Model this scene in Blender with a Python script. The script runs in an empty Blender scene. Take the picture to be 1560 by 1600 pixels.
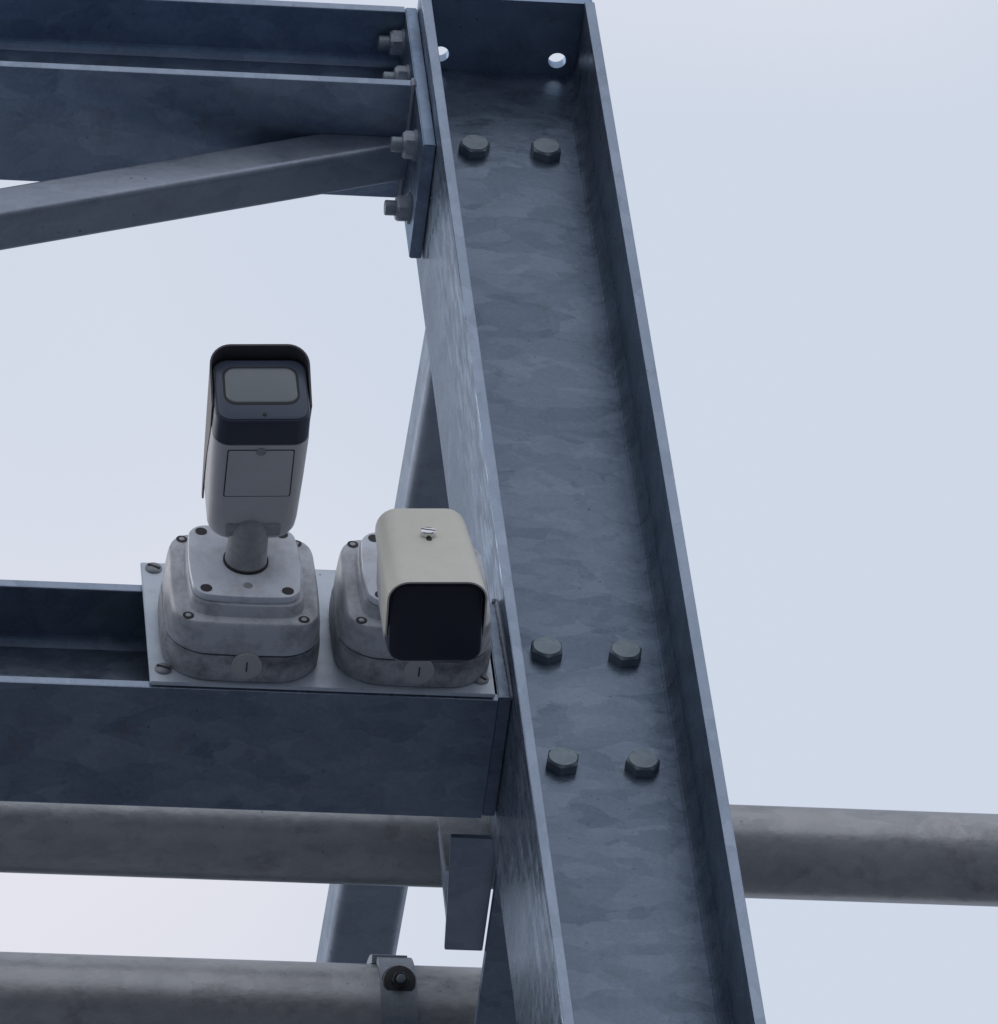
import bpy, bmesh, math, random
from mathutils import Vector, Matrix, noise
random.seed(7)
R = math.radians
Z0 = 7.65                      # height of the column head above the ground
scene = bpy.context.scene

# ------------------------------------------------------------------ camera
def cam_setup():
    e, a, r = R(53.0), 0.22238311, -0.13834266
    f = Vector((math.sin(a)*math.cos(e), math.cos(a)*math.cos(e), math.sin(e)))
    rr = Vector((math.cos(a), -math.sin(a), 0)); uu = rr.cross(f)
    RR = math.cos(r)*rr + math.sin(r)*uu; UU = -math.sin(r)*rr + math.cos(r)*uu
    cd = bpy.data.cameras.new('camera'); co = bpy.data.objects.new('camera', cd)
    scene.collection.objects.link(co)
    M = Matrix((RR, UU, -f)).transposed().to_4x4()
    M.translation = Vector((-0.87734706, -3.90392633, -6.05142177 + Z0))
    co.matrix_world = M
    cd.sensor_fit = 'HORIZONTAL'; cd.sensor_width = 36.0; cd.lens = 13127.49/1560*36.0
    cd.clip_start = 0.1; cd.clip_end = 2000
    scene.camera = co
cam_setup()
scene.render.resolution_x = 998; scene.render.resolution_y = 1024

# ------------------------------------------------------------------ world, sun, exposure
SUN_EL, SUN_AZ = R(44), R(296)          # azimuth clockwise from +Y
w = bpy.data.worlds.new('World'); scene.world = w; w.use_nodes = True
nt = w.node_tree; nt.nodes.clear()
wo = nt.nodes.new('ShaderNodeOutputWorld'); bg = nt.nodes.new('ShaderNodeBackground')
sky = nt.nodes.new('ShaderNodeTexSky'); sky.sky_type = 'NISHITA'; sky.sun_disc = False
sky.sun_elevation = SUN_EL; sky.sun_rotation = SUN_AZ; sky.dust_density = 3.0
tc = nt.nodes.new('ShaderNodeTexCoord')
nz = nt.nodes.new('ShaderNodeTexNoise'); nz.inputs['Scale'].default_value = 7.0; nz.inputs['Detail'].default_value = 2.0
nz.inputs['Roughness'].default_value = 0.4
mp = nt.nodes.new('ShaderNodeMapping'); mp.inputs['Location'].default_value = (1.37, .61, .29)
nt.links.new(tc.outputs['Generated'], mp.inputs['Vector']); nt.links.new(mp.outputs['Vector'], nz.inputs['Vector'])
cr = nt.nodes.new('ShaderNodeValToRGB')
cr.color_ramp.elements[0].position = 0.38; cr.color_ramp.elements[0].color = (0.635, 0.695, 0.805, 1)
cr.color_ramp.elements[1].position = 0.62; cr.color_ramp.elements[1].color = (0.78, 0.779, 0.843, 1)
nt.links.new(nz.outputs['Fac'], cr.inputs['Fac'])
sc = nt.nodes.new('ShaderNodeVectorMath'); sc.operation = 'SCALE'; sc.inputs['Scale'].default_value = 10.5
nt.links.new(cr.outputs['Color'], sc.inputs[0])
mx = nt.nodes.new('ShaderNodeMix'); mx.data_type = 'RGBA'; mx.inputs['Factor'].default_value = 0.92
nt.links.new(sky.outputs['Color'], mx.inputs['A']); nt.links.new(sc.outputs['Vector'], mx.inputs['B'])
nt.links.new(mx.outputs['Result'], bg.inputs['Color']); bg.inputs['Strength'].default_value = 0.10
nt.links.new(bg.outputs['Background'], wo.inputs['Surface'])
sd = bpy.data.lights.new('sun', 'SUN'); sd.energy = 0.5; sd.angle = R(35); sd.color = (1.0, 0.98, 0.95)
so = bpy.data.objects.new('sun', sd); scene.collection.objects.link(so)
to_sun = Vector((math.sin(SUN_AZ)*math.cos(SUN_EL), math.cos(SUN_AZ)*math.cos(SUN_EL), math.sin(SUN_EL)))
so.rotation_euler = to_sun.to_track_quat('Z', 'Y').to_euler(); so.location = (0, 0, 20)
vs = scene.view_settings; vs.view_transform = 'Standard'; vs.look = 'None'; vs.exposure = 0; vs.gamma = 1
vs.use_curve_mapping = False

# ------------------------------------------------------------------ materials
class NT:
    def __init__(s, name):
        s.m = bpy.data.materials.new(name); s.m.use_nodes = True; s.t = s.m.node_tree
        s.b = s.t.nodes['Principled BSDF']; s.tc = s.t.nodes.new('ShaderNodeTexCoord')
    def n(s, typ, **k):
        x = s.t.nodes.new(typ)
        for a, v in k.items(): setattr(x, a, v)
        return x
    def link(s, a, b): s.t.links.new(a, b)
    def map(s, scale=(1, 1, 1), loc=(0, 0, 0), rot=(0, 0, 0)):
        m = s.n('ShaderNodeMapping'); m.inputs['Scale'].default_value = scale
        m.inputs['Location'].default_value = loc; m.inputs['Rotation'].default_value = rot
        s.link(s.tc.outputs['Object'], m.inputs['Vector']); return m.outputs['Vector']
    def noise(s, vec, scale, detail=4, rough=.55, dist=0):
        n = s.n('ShaderNodeTexNoise'); n.inputs['Scale'].default_value = scale
        n.inputs['Detail'].default_value = detail; n.inputs['Roughness'].default_value = rough
        n.inputs['Distortion'].default_value = dist
        s.link(vec, n.inputs['Vector']); return n.outputs['Fac']
    def voro(s, vec, scale, feature='F1', rnd=1.0):
        n = s.n('ShaderNodeTexVoronoi', feature=feature); n.inputs['Scale'].default_value = scale
        n.inputs['Randomness'].default_value = rnd
        s.link(vec, n.inputs['Vector']); return n
    def ramp(s, fac, p0, p1, c0=(0, 0, 0, 1), c1=(1, 1, 1, 1), interp='LINEAR'):
        r = s.n('ShaderNodeValToRGB'); r.color_ramp.interpolation = interp
        r.color_ramp.elements[0].position = p0; r.color_ramp.elements[0].color = c0
        r.color_ramp.elements[1].position = p1; r.color_ramp.elements[1].color = c1
        s.link(fac, r.inputs['Fac']); return r.outputs['Color']
    def mix(s, fac, a, b, mode='MIX'):
        m = s.n('ShaderNodeMix', data_type='RGBA', blend_type=mode)
        for sock, v in (('Factor', fac), ('A', a), ('B', b)):
            if isinstance(v, (int, float)): m.inputs[sock].default_value = v
            elif isinstance(v, tuple): m.inputs[sock].default_value = (*v, 1) if len(v) == 3 else v
            else: s.link(v, m.inputs[sock])
        return m.outputs['Result']
    def math(s, op, a, b=0.0, clamp=False):
        m = s.n('ShaderNodeMath', operation=op, use_clamp=clamp)
        for i, v in enumerate((a, b)):
            if isinstance(v, (int, float)): m.inputs[i].default_value = v
            else: s.link(v, m.inputs[i])
        return m.outputs[0]
    def bump(s, h, strength, dist=.001):
        b = s.n('ShaderNodeBump'); b.inputs['Strength'].default_value = strength
        b.inputs['Distance'].default_value = dist
        s.link(h, b.inputs['Height']); s.link(b.outputs['Normal'], s.b.inputs['Normal'])
    def out(s, col=None, rough=None, metal=None, spec=None):
        for nme, v in (('Base Color', col), ('Roughness', rough), ('Metallic', metal), ('Specular IOR Level', spec)):
            if v is None: continue
            if isinstance(v, (int, float)): s.b.inputs[nme].default_value = v
            elif isinstance(v, tuple): s.b.inputs[nme].default_value = (*v, 1)
            else: s.link(v, s.b.inputs[nme])
        return s.m

def galv(name, c_dark=(.25, .28, .325), c_light=(.36, .395, .45), stretch=(1, 1, 1), stain=(.16, .15, .14), stain_amt=.5,
         off=(0, 0, 0), scale=26, rough0=.42, rough1=.62, metal=.25, streak=None):
    g = NT(name)
    v0 = g.map(stretch, off)
    wn = g.n('ShaderNodeTexNoise'); wn.inputs['Scale'].default_value = scale*1.3; wn.inputs['Detail'].default_value = 4
    g.link(v0, wn.inputs['Vector'])
    wv = g.n('ShaderNodeVectorMath', operation='MULTIPLY_ADD'); g.link(wn.outputs['Color'], wv.inputs[0])
    wv.inputs[1].default_value = (.9/scale,)*3; g.link(v0, wv.inputs[2])
    v = wv.outputs[0]
    med = g.noise(v0, scale*2.6, 5, .6)
    grain = g.noise(g.map((1, 1, 1), off), scale*10, 4, .7)
    def cellv(sc_):
        c_ = g.voro(v, sc_); q_ = g.n('ShaderNodeSeparateColor'); g.link(c_.outputs['Color'], q_.inputs[0]); return q_.outputs[0]
    f = g.math('ADD', g.math('MULTIPLY', cellv(scale*1.15), .20), g.math('MULTIPLY', cellv(scale*2.3), .17))
    f = g.math('ADD', f, g.math('MULTIPLY', g.noise(v0, scale*.35, 2, .5), .22))
    f = g.math('ADD', f, g.math('MULTIPLY', med, .42))
    f = g.math('ADD', f, g.math('MULTIPLY', grain, .40))
    f = g.ramp(f, .40, 1.02)
    col = g.mix(f, c_dark, c_light)
    # dull stains and small dark spots
    st = g.ramp(g.noise(g.map((1, 1, 1), (off[0]+3, off[1], off[2])), 19, 8, .72, .15), .56, .72)
    col = g.mix(g.math('MULTIPLY', st, stain_amt), col, stain)
    sp = g.voro(g.map((1, 1, 1), (off[0], off[1]+2, off[2])), 70)
    spot = g.ramp(sp.outputs['Distance'], .05, .11, (1, 1, 1, 1), (0, 0, 0, 1))
    keep = g.ramp(g.noise(g.map(), 30, 2), .54, .60)
    col = g.mix(g.math('MULTIPLY', g.math('MULTIPLY', spot, keep), .6), col, (.08, .08, .08))
    fl = g.ramp(g.noise(g.map((1, 1, 1), off), 260, 3, .7), .70, .80)
    col = g.mix(g.math('MULTIPLY', fl, .25), col, (.62, .66, .70))
    if streak:
        # bright streaks, sky glint painted into one face only (local x below a limit), towards its near edge
        sep = g.n('ShaderNodeSeparateXYZ'); g.link(g.tc.outputs['Object'], sep.inputs[0])
        face = g.math('LESS_THAN', sep.outputs[0], .0006)
        run = g.noise(g.map((1, 30, 5.5), (0, 5, 0)), 3.6, 4, .62, .6)
        run = g.ramp(run, .46, .64)
        near = g.n('ShaderNodeMapRange'); g.link(sep.outputs[1], near.inputs['Value'])
        near.inputs['From Min'].default_value = .125; near.inputs['From Max'].default_value = .02
        k = g.math('MULTIPLY', g.math('MULTIPLY', run, face), near.outputs[0])
        col = g.mix(g.math('MULTIPLY', k, .85), col, (.46, .56, .68))
    rg = g.n('ShaderNodeMapRange'); g.link(med, rg.inputs['Value'])
    rg.inputs['To Min'].default_value = rough0; rg.inputs['To Max'].default_value = rough1
    rg.inputs['From Min'].default_value = .3; rg.inputs['From Max'].default_value = .7
    g.bump(g.math('ADD', g.math('MULTIPLY', med, .6), g.noise(v0, 190, 3)), .16, .0012)
    g.b.inputs['Specular Tint'].default_value = (.24, .29, .36, 1)
    return g.out(col, rg.outputs[0], metal)

M = {}
M['column'] = galv('galvanised_column', (.105, .140, .186), (.262, .318, .392), stretch=(.62, 1, 1.1), stain=(.125, .15, .165), stain_amt=.5, streak=True, metal=.62, rough0=.22, rough1=.40)
M['beam'] = galv('galvanised_beam', (.135, .172, .225), (.29, .345, .415), stretch=(.7, 1, 1), stain=(.20, .18, .17), stain_amt=.7, off=(1.7, .4, 3), metal=.8, rough0=.28, rough1=.46)
M['beam_up'] = galv('galvanised_upper_beam', (.17, .225, .31), (.34, .42, .53), stretch=(.7, 1, 1), stain=(.20, .19, .19), stain_amt=.6, off=(5.7, 1.4, 2), metal=.8, rough0=.28, rough1=.46)  # lighter, bluer beam zinc: veiling haze put into the colour
M['cap'] = galv('galvanised_cap', (.26, .34, .46), (.42, .52, .66), stain_amt=.3, off=(2.7, 6.4, 2), metal=.8, rough0=.28, rough1=.46)  # cap zinc lifted towards blue, with lens haze painted into it
M['edge'] = galv('lit_edge_zinc', (.26, .315, .395), (.40, .47, .565), stretch=(1, 1, .5), stain=(.15, .17, .19), stain_amt=.35, off=(7.7, 3.4, 2), scale=40, metal=.62, rough0=.24, rough1=.4)  # lighter copy of the zinc, sky-lit flange edges painted in
M['tube'] = galv('galvanised_tube', (.245, .285, .34), (.39, .43, .49), stretch=(.6, 1, 1), stain_amt=.3, off=(4.1, 2, 1), scale=18, metal=.75, rough0=.34, rough1=.5)
M['pipe'] = galv('weathered_pipe', (.36, .365, .37), (.55, .55, .545), stretch=(.7, 1, 1), stain=(.17, .16, .14), stain_amt=.55, off=(8, 2, 1), scale=42, metal=.5, rough0=.26, rough1=.42)
M['plate'] = galv('bright_zinc_plate', (.52, .58, .64), (.64, .69, .74), stain=(.36, .37, .38), stain_amt=.6, off=(2, 9, 1), scale=34, metal=.35, rough0=.32, rough1=.5)
M['bolt'] = galv('dull_bolt_zinc', (.23, .275, .30), (.33, .38, .41), stain=(.12, .11, .09), stain_amt=.6, off=(6, 6, 1), scale=120, metal=.5)
M['nut'] = galv('nut_zinc', (.26, .29, .325), (.38, .41, .445), stain_amt=.4, off=(6, 1, 1), scale=120, metal=.5)

def paint(name, col, dirt, amt, rough=.5, scale=22, off=(0, 0, 0), lo=.46, hi=.72):
    g = NT(name)
    d = g.noise(g.map((1, 1, .75), off), scale, 8, .72, .08)
    d = g.ramp(d, lo, hi)
    fine = g.noise(g.map((1, 1, 1), off), 420, 3, .7)
    fine = g.ramp(fine, .35, .75)
    c = g.mix(g.math('MULTIPLY', d, amt), col, dirt)
    c = g.mix(g.math('MULTIPLY', fine, .10), c, tuple(x*.6 for x in col))
    g.bump(g.noise(g.map(), 320, 3), .08, .0006)
    return g.out(c, rough, 0.0, .4)
M['box'] = paint('grey_box_paint', (.46, .475, .50), (.13, .135, .145), .95, .55, 34, (2, 1, 0), .42, .64)
M['cover'] = paint('grey_cover_paint', (.58, .605, .64), (.19, .195, .205), .9, .42, 26, (5, 1, 0), .44, .68)
M['foot'] = paint('pale_foot_paint', (.76, .80, .86), (.40, .39, .39), .7, .34, 28, (1, 7, 0))
M['neck'] = paint('grimy_neck_paint', (.42, .43, .44), (.20, .20, .20), .8, .55, 30, (3, 3, 0), .4, .65)
M['body'] = paint('camera_body_paint', (.60, .60, .61), (.50, .49, .48), .5, .45, 16, (0, 4, 2))
M['shield'] = paint('cream_shield_paint', (.69, .675, .575), (.60, .575, .47), .6, .42, 14, (9, 0, 0))
M['bezel'] = paint('black_bezel', (.040, .050, .078), (.055, .06, .075), .5, .35, 20)
M['panel'] = paint('front_panel', (.082, .102, .145), (.10, .115, .145), .4, .28, 20)
M['dark_panel'] = paint('dark_front_panel', (.02, .026, .04), (.03, .035, .045), .5, .4, 12)
M['face_glass'] = NT('dark_glass').out((.012, .014, .02), .07, 0, .5)
g = NT('window_glass'); M['window'] = g.out(g.mix(g.noise(g.map(), 40, 3), (.17, .195, .215), (.215, .24, .245)), .22, 0, .6)
M['dark_shield'] = paint('dark_shield_tone', (.13, .125, .13), (.08, .08, .085), .5, .5, 30)  # darker colour than the other camera's shield
M['shield_inner'] = paint('shield_inner_dark', (.085, .085, .095), (.05, .05, .055), .5, .6, 30)  # darker colour for the inner faces of the sunshield
M['rubber'] = paint('dark_washer', (.06, .062, .066), (.12, .115, .11), .6, .5, 120)
M['hole'] = NT('dark_recess').out((.035, .033, .035), .7)
M['chrome'] = NT('bright_screw').out((.75, .75, .76), .18, 1.0)
M['screw'] = galv('plate_screw', (.22, .23, .24), (.34, .35, .36), scale=150, metal=.5)
M['knock'] = paint('plug_paint', (.50, .50, .49), (.36, .36, .35), .5, .55, 60)
M['weld'] = galv('weld_bead', (.25, .27, .31), (.35, .38, .42), scale=90)
g = NT('asphalt_ground')
M['ground'] = g.out(g.mix(g.noise(g.map(), 1.5, 8, .7), (.090, .100, .124), (.134, .146, .172)), .9)

# ------------------------------------------------------------------ object helpers (coordinates relative to the column head)
col = scene.collection
def thing(name, label, cat, loc=(0, 0, 0), group=None, mat=None):
    o = bpy.data.objects.new(name, None); col.objects.link(o); o.empty_display_size = .05
    if mat is not None: o.matrix_world = mat
    else: o.location = (loc[0], loc[1], loc[2] + Z0)
    o['label'] = label; o['category'] = cat; o['kind'] = 'thing'
    if group: o['group'] = group
    o['_o'] = (0, 0, 0) if mat is not None else tuple(loc)
    return o
def finish(me, angle=32):
    me.polygons.foreach_set('use_smooth', [True]*len(me.polygons)); me.set_sharp_from_angle(angle=R(angle))
def paint_lit_tips(o, ys):  # puts the painted light strip on flange tip faces
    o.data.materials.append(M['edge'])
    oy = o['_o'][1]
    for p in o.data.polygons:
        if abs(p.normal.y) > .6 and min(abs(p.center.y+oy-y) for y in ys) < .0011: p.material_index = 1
def obj(name, bm, mat, parent, angle=32, origin=None):
    """bm in head-relative coordinates (or in the parent's own frame for a turned thing)"""
    o3 = Vector(parent['_o'])
    pp = parent.get('_p')
    base = Vector(origin) if origin else o3
    if origin is None and pp is not None: base = Vector(pp)
    bmesh.ops.translate(bm, verts=bm.verts, vec=-base)
    bmesh.ops.recalc_face_normals(bm, faces=bm.faces)
    me = bpy.data.meshes.new(name); bm.to_mesh(me); bm.free()
    me.materials.append(M[mat] if isinstance(mat, str) else mat); finish(me, angle)
    o = bpy.data.objects.new(name, me); col.objects.link(o); o.parent = parent
    par_base = Vector(pp) if pp is not None else o3
    o.location = base - par_base
    o['_o'] = tuple(base); o['_p'] = tuple(base)
    return o
def add_loop(bm, rings, closed=True, cap=True):
    vr = [[bm.verts.new(p) for p in ring] for ring in rings]
    for a, b in zip(vr, vr[1:]):
        n = len(a)
        for i in range(n if closed else n-1):
            bm.faces.new((a[i], a[(i+1) % n], b[(i+1) % n], b[i]))
    if cap and closed:
        bm.faces.new(list(reversed(vr[0]))); bm.faces.new(vr[-1])
    return vr
def rrect(wd, ht, r, k=6, bulge=0.0):
    """rounded rectangle, centred, counter-clockwise, list of (x, y); bulge bows the sides outwards"""
    pts = []; r = min(r, wd/2-1e-5, ht/2-1e-5)
    for cx, cy, a0 in ((wd/2-r, ht/2-r, 0), (-wd/2+r, ht/2-r, 90), (-wd/2+r, -ht/2+r, 180), (wd/2-r, -ht/2+r, 270)):
        for i in range(k+1):
            a = R(a0 + 90*i/k); pts.append((cx + r*math.cos(a), cy + r*math.sin(a)))
    if bulge:
        out = []
        n = len(pts)
        for i in range(n):
            p, q = pts[i], pts[(i+1) % n]
            out.append(p)
            if math.dist(p, q) > max(wd, ht)*.3:
                for t in (.25, .5, .75): out.append((p[0]+(q[0]-p[0])*t, p[1]+(q[1]-p[1])*t))
        pts = [(x + bulge*(1-(2*y/ht)**2)*(1 if x > 0 else -1)*(abs(x) > wd*.3), y + bulge*(1-(2*x/wd)**2)*(1 if y > 0 else -1)*(abs(y) > ht*.3)) for x, y in out]
    return pts
def ext(bm, prof, axis, t0, t1):
    """extrude an (a, b) profile along an axis; X: (y, z), Y: (x, z), Z: (x, y)"""
    f = {'X': lambda a, b, t: (t, a, b), 'Y': lambda a, b, t: (a, t, b), 'Z': lambda a, b, t: (a, b, t)}[axis]
    add_loop(bm, [[f(a, b, t0) for a, b in prof], [f(a, b, t1) for a, b in prof]])
def box(x0, x1, y0, y1, z0, z1, bev=.0008):
    bm = bmesh.new(); bmesh.ops.create_cube(bm, size=1)
    for v in bm.verts: v.co = Vector(((x0+x1)/2 + v.co.x*(x1-x0), (y0+y1)/2 + v.co.y*(y1-y0), (z0+z1)/2 + v.co.z*(z1-z0)))
    if bev: bmesh.ops.bevel(bm, geom=bm.edges[:], offset=bev, segments=2, affect='EDGES', clamp_overlap=True)
    return bm
def cyl(p0, p1, r0, r1=None, n=32, bev=0.0, bm=None):
    bm = bm or bmesh.new(); p0, p1 = Vector(p0), Vector(p1); d = (p1-p0); L = d.length; q = d.to_track_quat('Z', 'Y')
    r1 = r0 if r1 is None else r1
    prof = [(r0, 0), (r1, L)] if not bev else [(r0-bev, 0), (r0-bev*.3, bev*.3), (r0, bev), (r1, L-bev), (r1-bev*.3, L-bev*.3), (r1-bev, L)]
    add_loop(bm, [[p0 + q @ Vector((r*math.cos(2*math.pi*i/n), r*math.sin(2*math.pi*i/n), t)) for i in range(n)] for r, t in prof])
    return bm
def h_profile(cx, cy, h, b, tf, tw, r, vertical):
    """I-section outline with root fillets and eased corners. flanges lie at a = cx +- h/2 (vertical web along a)"""
    e = .0012; P = []
    def corner(a, b_, sa, sb):   # eased outer corner
        return [(a - sa*e, b_), (a - sa*e*.3, b_ - sb*e*.3), (a, b_ - sb*e)]
    H, B = h/2, b/2
    q = []
    q += corner(H, B, 1, 1)[::-1] if False else []
    # walk one quadrant: from (H,0) up flange tip to web at (0, tw/2)
    quad = [(H, 0), (H, B-e), (H-e*.3, B-e*.3), (H-e, B), (H-tf+e, B), (H-tf+e*.3, B-e*.3), (H-tf, B-e)]
    # root run-out: meets the web at an angle and leaves along the flange
    for dd, hh in ((0, 1.88), (.118, 1.353), (.282, .918), (.494, .541), (.729, .247), (1, 0)):
        quad.append((H-tf-dd*r, tw/2+hh*r))
    up = quad
    full = up + [(-a, b_) for a, b_ in reversed(up)][:-1] + [(-a, -b_) for a, b_ in up] + [(a, -b_) for a, b_ in reversed(up)][:-1]
    out = []
    for a, b_ in full:
        p = (cx + a, cy + b_) if not vertical else (cx + b_, cy + a)
        if not out or math.dist(p, out[-1]) > 1e-7: out.append(p)
    if math.dist(out[0], out[-1]) < 1e-7: out.pop()
    return out
def subdivided(bm, axis, step):
    return bm
def hexbolt(af, k, chamfer=.0008):
    """hex head, base at z=0 pointing +z"""
    bm = bmesh.new(); rc = af/math.sqrt(3)
    rings = []
    n = 36
    def hexr(a):
        a = (a % R(60)) - R(30); return (af/2)/math.cos(a)
    for z, f in ((0, None), (k*.80, None), (k, .93)):
        rings.append([(min(hexr(2*math.pi*i/n), 1e9 if f is None else af/2*f)*math.cos(2*math.pi*i/n), min(hexr(2*math.pi*i/n), 1e9 if f is None else af/2*f)*math.sin(2*math.pi*i/n), z) for i in range(n)])
    add_loop(bm, rings)
    return bm
def orient(bm, p, d, spin=0):
    q = Vector(d).to_track_quat('Z', 'Y').to_matrix().to_4x4()
    bmesh.ops.transform(bm, verts=bm.verts, matrix=Matrix.Translation(p) @ q @ Matrix.Rotation(R(spin), 4, 'Z')); return bm
def merge(*bms):
    out = bmesh.new()
    for b in bms:
        me = bpy.data.meshes.new('tmp'); b.to_mesh(me); b.free(); out.from_mesh(me); bpy.data.meshes.remove(me)
    return out
def weld(pts, r, seg=.004):
    """uneven bead along a polyline"""
    bm = bmesh.new(); P = []
    for a, b in zip(pts, pts[1:]):
        a, b = Vector(a), Vector(b); n = max(2, int((b-a).length/seg))
        P += [a.lerp(b, i/n) for i in range(n)]
    P.append(Vector(pts[-1])); rings = []
    for i, p in enumerate(P):
        d = (P[min(i+1, len(P)-1)] - P[max(i-1, 0)]).normalized(); q = d.to_track_quat('Z', 'Y')
        rr = r*(.85 + .3*(i % 2) + .35*noise.noise(p*90))
        rings.append([p + q @ Vector((rr*math.cos(2*math.pi*k/8), rr*math.sin(2*math.pi*k/8), 0)) for k in range(8)])
    add_loop(bm, rings); return bm
def plate_holes(x0, x1, y0, y1, z0, z1, holes, r=.006):
    bm = bmesh.new()
    def loop(pts):
        v = [bm.verts.new((x, y, z0)) for x, y in pts]; return [bm.edges.new((v[i], v[(i+1) % len(v)])) for i in range(len(v))]
    cx, cy = (x0+x1)/2, (y0+y1)/2
    E = loop([(cx+a, cy+b) for a, b in rrect(x1-x0, y1-y0, r)])
    for hx, hy, hr in holes: E += loop([(hx+hr*math.cos(2*math.pi*i/28), hy+hr*math.sin(2*math.pi*i/28)) for i in range(28)])
    res = bmesh.ops.triangle_fill(bm, use_beauty=True, use_dissolve=False, edges=E)
    faces = [f for f in res['geom'] if isinstance(f, bmesh.types.BMFace)]
    ex = bmesh.ops.extrude_face_region(bm, geom=faces)
    bmesh.ops.translate(bm, verts=[v for v in ex['geom'] if isinstance(v, bmesh.types.BMVert)], vec=(0, 0, z1-z0))
    return bm

# ------------------------------------------------------------------ ground
def ground():
    bm = bmesh.new(); s = 600
    vs_ = [bm.verts.new(p) for p in ((-s, -s, 0), (s, -s, 0), (s, s, 0), (-s, s, 0))]; bm.faces.new(vs_)
    me = bpy.data.meshes.new('ground'); bm.to_mesh(me); bm.free(); me.materials.append(M['ground'])
    o = bpy.data.objects.new('ground', me); col.objects.link(o); o['kind'] = 'structure'
ground()

# ------------------------------------------------------------------ column
BX, BT = .076, .0
def column():
    t = thing('steel_column', 'tall galvanised H-section column with capped head and six bolt heads on its web', 'column', (0, 0, -Z0))
    bm = bmesh.new(); top = .010
    prof = h_profile(.076, .080, .152, .160, .009, .006, .0085, False)
    ext(bm, prof, 'Z', -Z0, top)
    paint_lit_tips(obj('shaft', bm, 'column', t, 2, origin=(0, 0, -.5)), (0, .16))
    obj('cap_plate', plate_holes(.0, .152, .002, .160, top, top+.010, [(.0235, .0610, .0078), (.1262, .0620, .0078)]), 'cap', t)
    hb = None
    for i, (x, z) in enumerate(((.0447, -.1143), (.1066, -.1142), (.0446, -.8228), (.1074, -.8230), (.0446, -.9638), (.1075, -.9636))):
        spin = (8, 34, 28, 12, 18, 3)[i]
        bm = hexbolt(.0238, .0095); orient(bm, (x, .0772, z), (0, -1, 0), spin)
        wsh = cyl((x, .0772, z), (x, .0757, z), .0135, bev=.0004)
        obj('bolt', bm, 'bolt', t, 25, origin=(x, .0772, z)); wsh.free()
column()

# ------------------------------------------------------------------ beams framing into the column's left flange
def nut_on(parent, x, y, z, spin, L=.0215):
    bm = hexbolt(.0215, .012); orient(bm, (x, y, z), (-1, 0, 0), spin)
    b = obj('nut', bm, 'nut', parent, 25, origin=(x, y, z))
    w_ = cyl((x+.0001, y, z), (x-.002, y, z), .0135); 
    obj('washer', w_, 'nut', parent, origin=(x, y, z))
    obj('bolt_end', cyl((x-.010, y, z), (x-L, y, z), .0066, bev=.001, n=20), 'bolt', b, origin=(x, y, z))
def beam_left(name, label, y0, y1, z0, z1, tf, ep_z0, ep_z1, nuts, off, mat='beam'):
    t = thing(name, label, 'beam', (-1.5, (y0+y1)/2, z0))
    bm = bmesh.new()
    ext(bm, h_profile((y0+y1)/2, (z0+z1)/2, z1-z0, y1-y0, tf, .0065, .0050, True), 'X', -3.2, -.0115)
    paint_lit_tips(obj('section', bm, mat, t, 2, origin=(off, (y0+y1)/2, z0)), (y0, y1))
    obj('end_plate', box(-.0112, -.0008, y0-.001, y1-.001, ep_z0, ep_z1, .0009), mat, t, origin=(0, y0, ep_z0))
    zz = z0 + .003
    if nuts: obj('weld_bead', weld([(-.0125, y0, z0+tf), (-.0125, y0, z0-.0005), (-.0125, y1, z0-.0005)], .0024), 'weld', t)
    else: obj('weld_bead', weld([(-.006, y0-.001, ep_z1+.0005), (-.002, y0-.0015, ep_z1), (.0, y0-.0015, ep_z0)], .0022), 'weld', t)
    for n_ in nuts: nut_on(t, -.0112, *n_)
    return t
beam_left('steel_beam', 'upper galvanised H-beam joining the column head beside the angled brace tube', .0195, .1365, -.1042, .0195, .0090, -.1962, .0165,
          [(.046, .0000, 12), (.046, -.0565, 40), (.048, -.1530, 22), (.108, -.1610, 8), (.112, .0000, 0), (.112, -.05, 20)], -.4, 'beam_up')
beam_left('steel_beam', 'lower galvanised H-beam carrying the white plate with both cameras', .0200, .1370, -.9585, -.8270, .0090, -.9565, -.8335, [], .35)

# ------------------------------------------------------------------ square brace tube under the upper beam
def along(bm, prof, p0, p1, up=(0, 0, 1)):
    p0, p1 = Vector(p0), Vector(p1); d = (p1-p0).normalized(); upv = Vector(up); s = d.cross(upv).normalized(); u = s.cross(d)
    add_loop(bm, [[p + s*a + u*b for a, b in prof] for p in (p0, p1)])
def tube(name, label, sz, r, p0, p1):
    t = thing(name, label, 'brace', p0)
    bm = bmesh.new(); along(bm, rrect(sz, sz, r, 6), p0, p1)
    obj('section', bm, 'tube', t, 40, origin=p0)
    return t
def knee_brace():
    a = .0400; k = .3775; th = math.atan(k); yc = .0730+a/2
    def zt(x): return -.1048 - k*(-x - .0991)          # upper edge line
    off = a/2/math.cos(th)
    p0 = (-.0125, yc, zt(-.0125)-off); p1 = (-2.2, yc, zt(-2.2)-off)
    t = thing('brace_tube', 'slim square knee brace sloping down to the left from under the upper beam', 'brace', (-.1, yc, -.15))
    bm = bmesh.new(); along(bm, rrect(a, a, .0058, 6), p0, p1)
    bmesh.ops.bisect_plane(bm, geom=bm.verts[:]+bm.edges[:]+bm.faces[:], plane_co=(0, 0, -.1046), plane_no=(0, 0, 1), clear_outer=True)
    bmesh.ops.holes_fill(bm, edges=bm.edges[:])
    obj('section', bm, 'tube', t, 40, origin=(-.3, yc, -.2))
knee_brace()

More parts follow.
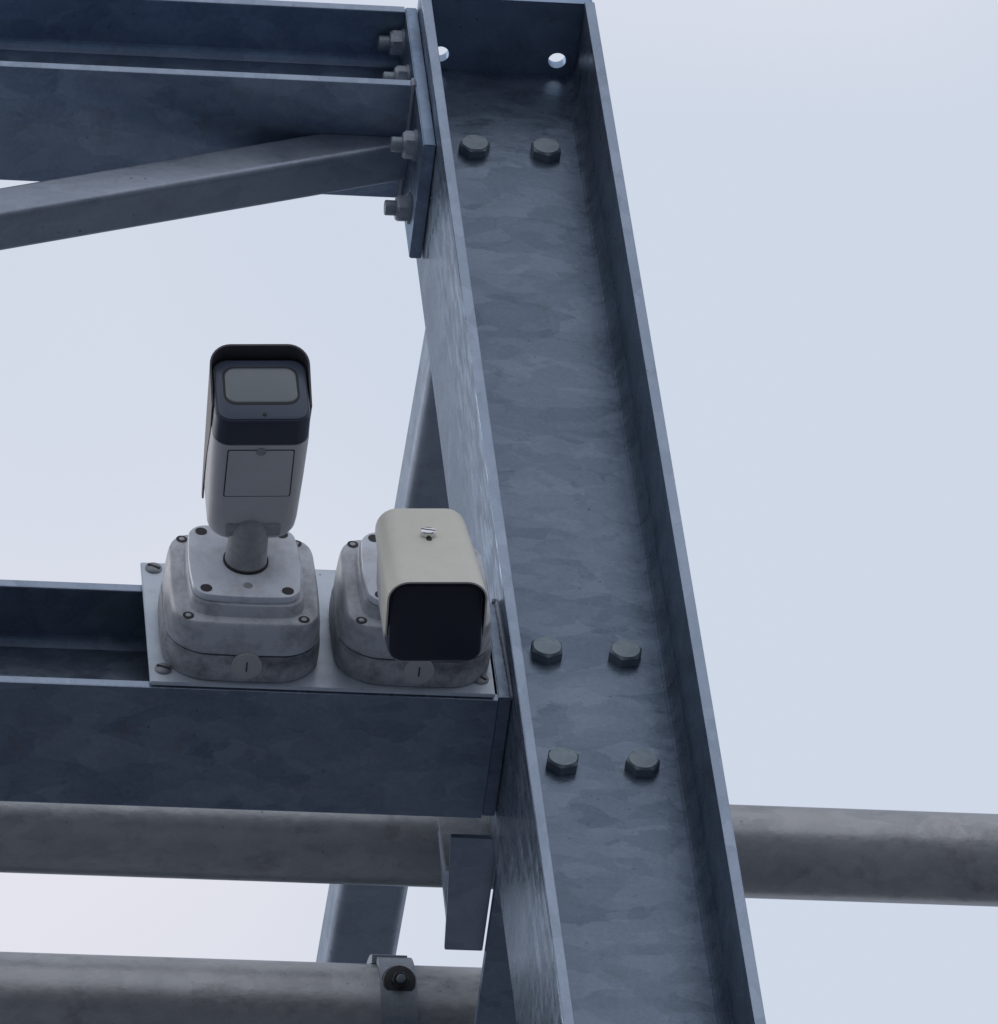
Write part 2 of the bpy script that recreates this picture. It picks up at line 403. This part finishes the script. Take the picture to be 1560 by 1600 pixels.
# ------------------------------------------------------------------ members running away behind the column
def back_tube():
    w_ = .065
    t = thing('brace_tube', 'thick rounded tube running away behind the column towards the clamped pipe', 'brace', (.052, .09, -.114))
    bm = bmesh.new(); along(bm, rrect(w_, w_, .013, 8), (.0650, .094, -.114), (.0650-.035*2.4, 2.5, -.114))
    obj('section', bm, 'tube', t, 40)
    obj('end_plate', box(.012, .140, .0835, .0935, -.165, -.063), 'beam', t)
back_tube()
def back_beam():
    t = thing('steel_beam', 'dark H-beam running away behind the column just right of the pipe bracket', 'beam', (.076, .09, -.96))
    bm = bmesh.new()
    zb, zt_ = -.960, -.8290
    ext(bm, [(.007, zb), (.145, zb), (.145, zb+.009), (.079, zb+.009), (.079, zt_-.009), (.112, zt_-.009), (.112, zt_), (.046, zt_), (.046, zt_-.009), (.073, zt_-.009), (.073, zb+.009), (.007, zb+.009)], 'Y', .094, 2.6)
    obj('section', bm, 'beam', t, 40, origin=(.9, .5, -.96))
    obj('end_plate', box(.011, .141, .0835, .0935, -1.0, -.79), 'beam', t)
back_beam()

# ------------------------------------------------------------------ round pipes
def pipe_run(name, label, x0, x1, y, z, r, off, dz=0):
    t = thing(name, label, 'pipe', (min(x0, x1), y, z))
    bm = cyl((x0, y, z), (x1, y, z+dz), r, n=64)
    obj('pipe_wall', bm, 'pipe', t, 40, origin=(off, y, z))
    return t
pipe_run('steel_pipe', 'round grey pipe passing behind the column and reaching both picture edges', -3.2, 3.2, .300, -.7835, .0378, .8)
p2 = pipe_run('steel_pipe', 'widest pale pipe at the bottom edge, wrapped by a bolted clamp', -3.2, .10, .512, -.7755, .0575, .55)

def bracket():
    t = thing('pipe_bracket', 'dark welded plate bracket between the long grey pipe and the left side of the column', 'bracket', (-.02, .22, -.95))
    bm = box(-.0315, .0060, .1645, .2790, -.9480, -.9435, .0006)
    for v in bm.verts:
        if v.co.x < 0: v.co.x += .0073*(v.co.y-.1645)/.1145
    obj('seat_plate', bm, 'tube', t, origin=(2, .2, -.95))
    bm = bmesh.new(); ext(bm, [(-.0335, -.8300), (-.0318, -.9433), (.0060, -.9433), (.0060, -.9000), (-.0052, -.8770), (-.0170, -.8300)], 'Y', .197, .2025)
    obj('gusset', bm, 'pipe', t, origin=(2.5, .2, -.95))
    bm = bmesh.new(); ext(bm, [(-.0222, -.8230), (-.0234, -.9433), (.0060, -.9433), (.0060, -.8230)], 'Y', .258, .2640)
    obj('gusset', bm, 'tube', t, origin=(2.7, .2, -.95))
bracket()

def clamp():
    cx, cy, cz = -.0305, .512, -.7755; r = .0582; hw = .0145
    t = thing('pipe_clamp', 'steel strap clamp with dark bolt around the widest bottom pipe', 'clamp', (cx, cy, cz))
    bm = bmesh.new(); rings = []
    for i in range(64):
        an = 2*math.pi*i/64; rings.append([(cx+x, cy+rr*math.cos(an), cz+rr*math.sin(an)) for x, rr in ((-hw, r), (hw, r), (hw, r+.0055), (-hw, r+.0055))])
    vr = [[bm.verts.new(p) for p in rg] for rg in rings]
    for i in range(64):
        a_, b_ = vr[i], vr[(i+1) % 64]
        for k in range(4): bm.faces.new((a_[k], a_[(k+1) % 4], b_[(k+1) % 4], b_[k]))
    obj('strap', bm, 'nut', t, 35, origin=(cx+.3, cy, cz))
    # ear of the clamp with its bolt, standing off the front of the pipe just below its top
    d = Vector((0, -.80, -.60)); X = Vector((1, 0, 0)); Yv = d.cross(X)
    e0 = Vector((-.0305, .4475, -.7850)) - d*.004
    prof = rrect(hw*2, .0275, .0130, 8)
    bm = bmesh.new(); add_loop(bm, [[e0 + d*tt + X*a_ + Yv*b_ for a_, b_ in prof] for tt in (-.020, .0010, .0016)])
    obj('ear', bm, 'nut', t, 35)
    obj('washer', cyl(e0+d*.0030, e0+d*.0062, .0134, bev=.0008), 'rubber', t)
    obj('spacer', cyl(e0+d*.0016, e0+d*.0030, .0125), 'hole', t)
    nb = hexbolt(.0125, .0055); orient(nb, e0+d*.0062, d, 10); nn = obj('nut', nb, 'hole', t, 25)
    obj('bolt_end', cyl(e0+d*.0116, e0+d*.0175, .0034, bev=.0006, n=18), 'bolt', nn)
    bm = bmesh.new(); rings = []
    for i in range(9):
        an = R(98+6.0*i); rr = r+.0072; rings.append([(cx-.0035+x, cy+q*math.cos(an), cz+q*math.sin(an)) for x, q in ((-hw, r), (hw, r), (hw, rr), (-hw, rr))])
    add_loop(bm, rings); obj('strap_tab', bm, 'nut', t)
clamp()

# ------------------------------------------------------------------ white mounting plate on the lower beam
def mount_plate():
    t = thing('mounting_plate', 'pale rectangular metal plate screwed across the lower beam', 'plate', (-.148, .0175, -.957))
    obj('sheet', box(-.2815, -.0140, .0150, .0185, -.9575, -.8045, .0007), 'plate', t, origin=(-.148, .0175, -.957))
    for x, z in ((-.2716, -.8125), (-.2708, -.9412), (-.0242, -.9390), (-.0250, -.8100)):
        bm = bmesh.new(); rings = []
        for rr, y in ((.0066, 0), (.0066, .0008), (.0058, .0017), (.0040, .0023), (.0014, .0026)):
            rings.append([(x+rr*math.cos(2*math.pi*i/24), .0150-y, z+rr*math.sin(2*math.pi*i/24)) for i in range(24)])
        add_loop(bm, rings); s = obj('screw', bm, 'screw', t, 40, origin=(x, .015, z))
        sb = box(-.0052, .0052, -.0006, .0008, -.0009, .0009, 0)
        bmesh.ops.transform(sb, verts=sb.verts, matrix=Matrix.Translation((x, .0126, z)) @ Matrix.Rotation(R(random.uniform(15, 50)), 4, 'Y'))
        obj('slot', sb, 'hole', s)
mount_plate()

# ------------------------------------------------------------------ junction boxes
def loft_y(cx, cz, secs, k=8):
    """stack of rounded rectangles facing -Y: (y, width, height, radius, bulge)"""
    bm = bmesh.new()
    add_loop(bm, [[(cx+a_, y, cz+b_) for a_, b_ in rrect(wd, ht, r, k, bl)] for y, wd, ht, r, bl in secs]); return bm
def junction_box(cx, cz, label):
    t = thing('junction_box', label, 'junction box', (cx, .015, cz-.058), 'camera junction boxes')
    o_ = (cx, .015, cz)
    obj('base', loft_y(cx, cz, [(.0148, .1150, .114, .030, .0026), (.0135, .1170, .116, .031, .0028), (.0040, .1175, .117, .031, .0030), (-.0040, .1168, .116, .031, .0030), (-.0095, .1155, .1148, .030, .0028)]), 'box', t, 40, origin=o_)
    obj('seam', loft_y(cx, cz, [(-.0093, .1125, .1118, .029, .0026), (-.0112, .1125, .1118, .029, .0026)]), 'hole', t, origin=o_)
    cv = obj('cover', loft_y(cx, cz, [(-.0110, .1150, .1142, .028, .0026), (-.0220, .1142, .1138, .026, .0024), (-.0310, .1126, .1130, .022, .002), (-.0362, .1104, .1115, .018, .0018), (-.0380, .1088, .1102, .016, .0016), (-.0387, .1076, .1092, .015, .0016), (-.0390, .1062, .1080, .0145, .0016)]), 'cover', t, 50, origin=o_)
    obj('rim', loft_y(cx, cz, [(-.0388, .0870, .0925, .014, .0025), (-.0420, .0860, .0915, .014, .0025), (-.0480, .0845, .0900, .013, .0025), (-.0488, .0838, .0890, .013, .0025)]), 'cover', t, 40, origin=o_)
    for sx in (-1, 1):
        for sz in (-1, 1):
            x, z = cx+sx*.0446, cz+sz*.0487
            x += -.001; ring = bmesh.new(); rings = []
            for rr, y in ((.0044, -.0388), (.0044, -.0393), (.0034, -.0393), (.0030, -.0391)):
                rings.append([(x+rr*math.cos(2*math.pi*i/20), y, z+rr*math.sin(2*math.pi*i/20)) for i in range(20)])
            add_loop(ring, rings); s = obj('screw', ring, 'hole', cv, origin=(x, -.039, z))
            obj('screw_head', cyl((x, -.0392, z), (x, -.0397, z), .0022, n=16), 'box', s, origin=(x, -.039, z))
    # knock-out plug in the underside
    k0 = obj('knockout_plug', cyl((cx+.002, -.0015, cz-.0560), (cx+.002, -.0015, cz-.0620), .0120, bev=.0006), 'knock', t)
    sl_ = box(-.0005, .0005, -.0045, .0045, -.0004, .0004, 0); bmesh.ops.translate(sl_, verts=sl_.verts, vec=(cx+.002, -.0015, cz-.0620)); obj('slot', sl_, 'hole', k0)
    return t
JX1, JX2, JZ = -.2105, -.0768, -.8940
junction_box(JX1, JZ, 'grey junction box behind the upright camera, left of the two')
junction_box(JX2, JZ+.002, 'grey junction box mostly hidden behind the cream-topped camera')

# ------------------------------------------------------------------ cameras
def foot_and_neck(t, cx, cz, inv, tilt_to):
    """foot plate bolted to the junction box, neck and elbow to the camera body; world coordinates turned into the thing's frame"""
    def put(name, bm, mat, par, angle=35):
        bmesh.ops.transform(bm, verts=bm.verts, matrix=inv); return obj(name, bm, mat, par, angle)
    f = put('foot_plate', loft_y(cx, cz, [(-.0486, .0790, .0850, .011, .003), (-.0500, .0805, .0865, .011, .003), (-.0540, .0805, .0865, .011, .003), (-.0550, .0795, .0855, .0105, .003)]), 'foot', t)
    for sx in (-1, 1):
        for sz in (-1, 1):
            x, z = cx+sx*.0315, cz+sz*.0362
            put('screw_hole', cyl((x, -.0540, z), (x, -.0554, z), .0046, n=24), 'hole', f)
    put('screw_hole', cyl((cx+.001, -.0540, cz-.031), (cx+.001, -.0553, cz-.031), .0036, n=20), 'neck', f)
    p0 = Vector((cx+.001, -.0545, cz)); p1 = Vector((cx+.001, -.0840, cz+.0015))
    put('gasket', cyl(p0, p0+Vector((0, -.0025, 0)), .0176), 'hole', t)
    bm = cyl(p0, p1, .0164, .0150, n=40)
    put('neck', bm, 'neck', t, 50)
    s = bmesh.new(); bmesh.ops.create_uvsphere(s, u_segments=36, v_segments=20, radius=.0148, matrix=Matrix.Translation(p1+Vector((0, -.001, 0))))
    nk = put('ball_joint', s, 'neck', t, 60)
    put('arm', cyl(p1+Vector((0, -.001, 0)), tilt_to, .0105, .0100, n=32), 'neck', t, 50)

def lens_window(bz, zc, zw):
    bm = bmesh.new(); add_loop(bm, [[(a_, y, zc+zw+b_) for a_, b_ in rrect(.0580, .0385, .0095, 8)] for y in (.1350, .1358)])
    obj('window_seal', bm, 'hole', bz, 40)
    bm = bmesh.new(); add_loop(bm, [[(a_, y, zc+zw+b_) for a_, b_ in rrect(.0550-i*.001, .0355-i*.001, .0085, 8)] for i, y in enumerate((.1355, .1362, .1364))])
    obj('window', bm, 'window', bz, 40)
    obj('sensor_dot', cyl((-.001, .1352, zc-.0255), (-.001, .1362, zc-.0255), .0016, n=16), 'hole', bz)
def bullet_camera(label, origin, fwd, upish, cx, cz, arm_local, dark_front=False, wx=1.0):
    F = Vector(fwd).normalized(); U = (Vector(upish) - F*Vector(upish).dot(F)).normalized(); X = F.cross(U)
    mat = Matrix((X, F, U)).transposed().to_4x4() @ Matrix.Diagonal((wx, 1, 1, 1)); rel = mat.copy(); rel.translation = Vector(origin); mat.translation = Vector(origin)+Vector((0, 0, Z0))
    t = thing('security_camera', label, 'camera', group='bullet cameras', mat=mat)
    W_, H_ = .0742, .0660; zc = H_/2
    def sec(y, wd, ht, r, dz=0): return [(a_, y, zc+b_+dz) for a_, b_ in rrect(wd, ht, r, 8)]
    bm = bmesh.new()
    add_loop(bm, [sec(-.0040, .056, .050, .016), sec(-.0030, .061, .056, .017), sec(.000, .0655, .0615, .017), sec(.005, .0680, .0645, .016), sec(.014, .0692, H_, .015), sec(.060, .0722, H_, .014), sec(.106, W_, H_, .013), sec(.1085, W_-.0005, H_-.0005, .013)])
    body = obj('body', bm, 'body', t, 40)
    bm = bmesh.new()
    add_loop(bm, [sec(.1083, W_-.002, H_-.003, .013), sec(.1095, W_-.0005, H_-.0005, .013), sec(.1310, W_-.001, H_-.001, .013), sec(.1336, W_-.002, H_-.002, .012), sec(.1345, W_-.0040, H_-.0040, .011)])
    bz = obj('front_bezel', bm, 'bezel', t, 40)
    bm = bmesh.new(); add_loop(bm, [sec(.1343, W_-.006, H_-.006, .010), sec(.1352, W_-.006, H_-.006, .010), sec(.1355, W_-.0070, H_-.0070, .0095)])
    obj('front_panel', bm, 'dark_panel' if dark_front else 'panel', bz, 40)
    zw = .0040
    if not dark_front:
      lens_window(bz, zc, zw)
    # underside hatch: dark seam, lid and thumb notch
    def lid(name, x0, x1, y0, y1, z0, z1, m, par, r=.0015):
        b = bmesh.new(); pr = rrect(x1-x0, y1-y0, r, 3)
        add_loop(b, [[((x0+x1)/2+a_, (y0+y1)/2+b_, z) for a_, b_ in pr] for z in (z1, z0)]); return obj(name, b, m, par)
    lid('hatch_seam', -.0257, .0257, .0505, .1040, -.0002, .0010, 'hole', t, .0018)
    h = lid('hatch', -.0248, .0248, .0514, .1031, -.0004, .0006, 'body', t)
    nb = cyl((0, .1018, -.0008), (0, .1018, -.0002), .0040, n=24); obj('thumb_notch', nb, 'neck', h)
    # shoe that carries the body
    lid('mount_shoe', -.0210, .0210, .0065, .0190, -.0014, .0010, 'neck', t, .002)
    # sunshield: bowed U-shaped sheet, wider at the front
    bm = bmesh.new()
    def prof(wd, top, skirt, r=.0165):
        pts = [(-wd/2, top-skirt)]
        for cxx, a0 in ((-wd/2+r, 180), (wd/2-r, 90)):
            for i in range(9):
                an = R(a0 - 90*i/8); pts.append((cxx + r*math.cos(an), top-r + r*math.sin(an)))
        pts.append((wd/2, top-skirt)); return pts
    th = .0014; N = 14; Y0, Y1 = -.006, .1460; outer, inner = [], []
    for i in range(N+1):
        s = i/N; y = Y0+(Y1-Y0)*s; wd = .0705+.0062*s; top = H_+.0044+.0008*math.sin(math.pi*s); sk = .021+.029*min(1, s*1.25)**1.3
        if i == 0: top -= .0012
        # front lip slants: skirts end sooner than the top
        def yy(z): return y - (.0150*s)*max(0, min(1, (top-z)/.05))
        outer.append([bm.verts.new((x, yy(z), z)) for x, z in prof(wd, top, sk)])
        inner.append([bm.verts.new((x, yy(z), z)) for x, z in prof(wd-2*th, top-th, sk-th, .0165-th)])
    n = len(outer[0])
    for i in range(N):
        for k in range(n-1):
            bm.faces.new((outer[i][k], outer[i][k+1], outer[i+1][k+1], outer[i+1][k])); bm.faces.new((inner[i][k+1], inner[i][k], inner[i+1][k], inner[i+1][k+1]))
        for k in (0, n-1): bm.faces.new((outer[i][k], outer[i+1][k], inner[i+1][k], inner[i][k]) if k == 0 else (outer[i+1][k], outer[i][k], inner[i][k], inner[i+1][k]))
    for i in (0, N):
        for k in range(n-1): bm.faces.new((outer[i][k], inner[i][k], inner[i][k+1], outer[i][k+1]) if i == 0 else (outer[i][k+1], inner[i][k+1], inner[i][k], outer[i][k]))
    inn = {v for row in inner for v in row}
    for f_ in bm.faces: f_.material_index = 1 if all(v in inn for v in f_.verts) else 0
    sh = obj('sunshield', bm, 'shield' if dark_front else 'dark_shield', t, 45); sh.data.materials.append(M['shield_inner'])
    zt = H_+.0048
    sc_ = cyl((0, .054, zt), (0, .054, zt+.0050), .0060, n=28, bev=.0007); s1 = obj('thumb_screw', sc_, 'chrome', sh, 40)
    sl_ = box(-.0056, .0056, -.0007, .0007, 0, .0006, 0); bmesh.ops.transform(sl_, verts=sl_.verts, matrix=Matrix.Translation((0, .054, zt+.0046)) @ Matrix.Rotation(R(-20), 4, 'Z')); obj('screw_slot', sl_, 'hole', s1)
    lid('key_slot', -.0022, .0022, .0560, .0655, zt-.0006, zt+.0006, 'hole', sh, .0021)
    foot_and_neck(t, cx, cz, rel.inverted(), rel @ Vector(arm_local))
    return t
def aim(pitch, yaw):
    p, y = R(pitch), R(yaw); return Vector((math.sin(y)*math.cos(p), -math.cos(y)*math.cos(p), math.sin(p)))
f1 = aim(-12, -2.1)
bullet_camera('grey camera seen from below, standing on its neck against the sky', (-.2076, -.0760, -.8925), f1, (-.02, 0, 1), JX1-.001, JZ+.002, (0, .010, .004))
f2 = aim(-75, -3)
u2 = Vector((-.05, -1, .1))
# rear lower edge of the body, found from the rear middle of the shield top
top_rear = Vector((-.0868, -.145, -.9385)); U2 = (u2 - f2*u2.dot(f2)).normalized()
bullet_camera('camera with bright cream sunshield pointing down, beside the column', top_rear - U2*.0704, f2, u2, JX2, JZ+.002, (0, .010, .004), True, .98)

for o in bpy.data.objects:
    for k in ('_o', '_p'):
        if k in o: del o[k]
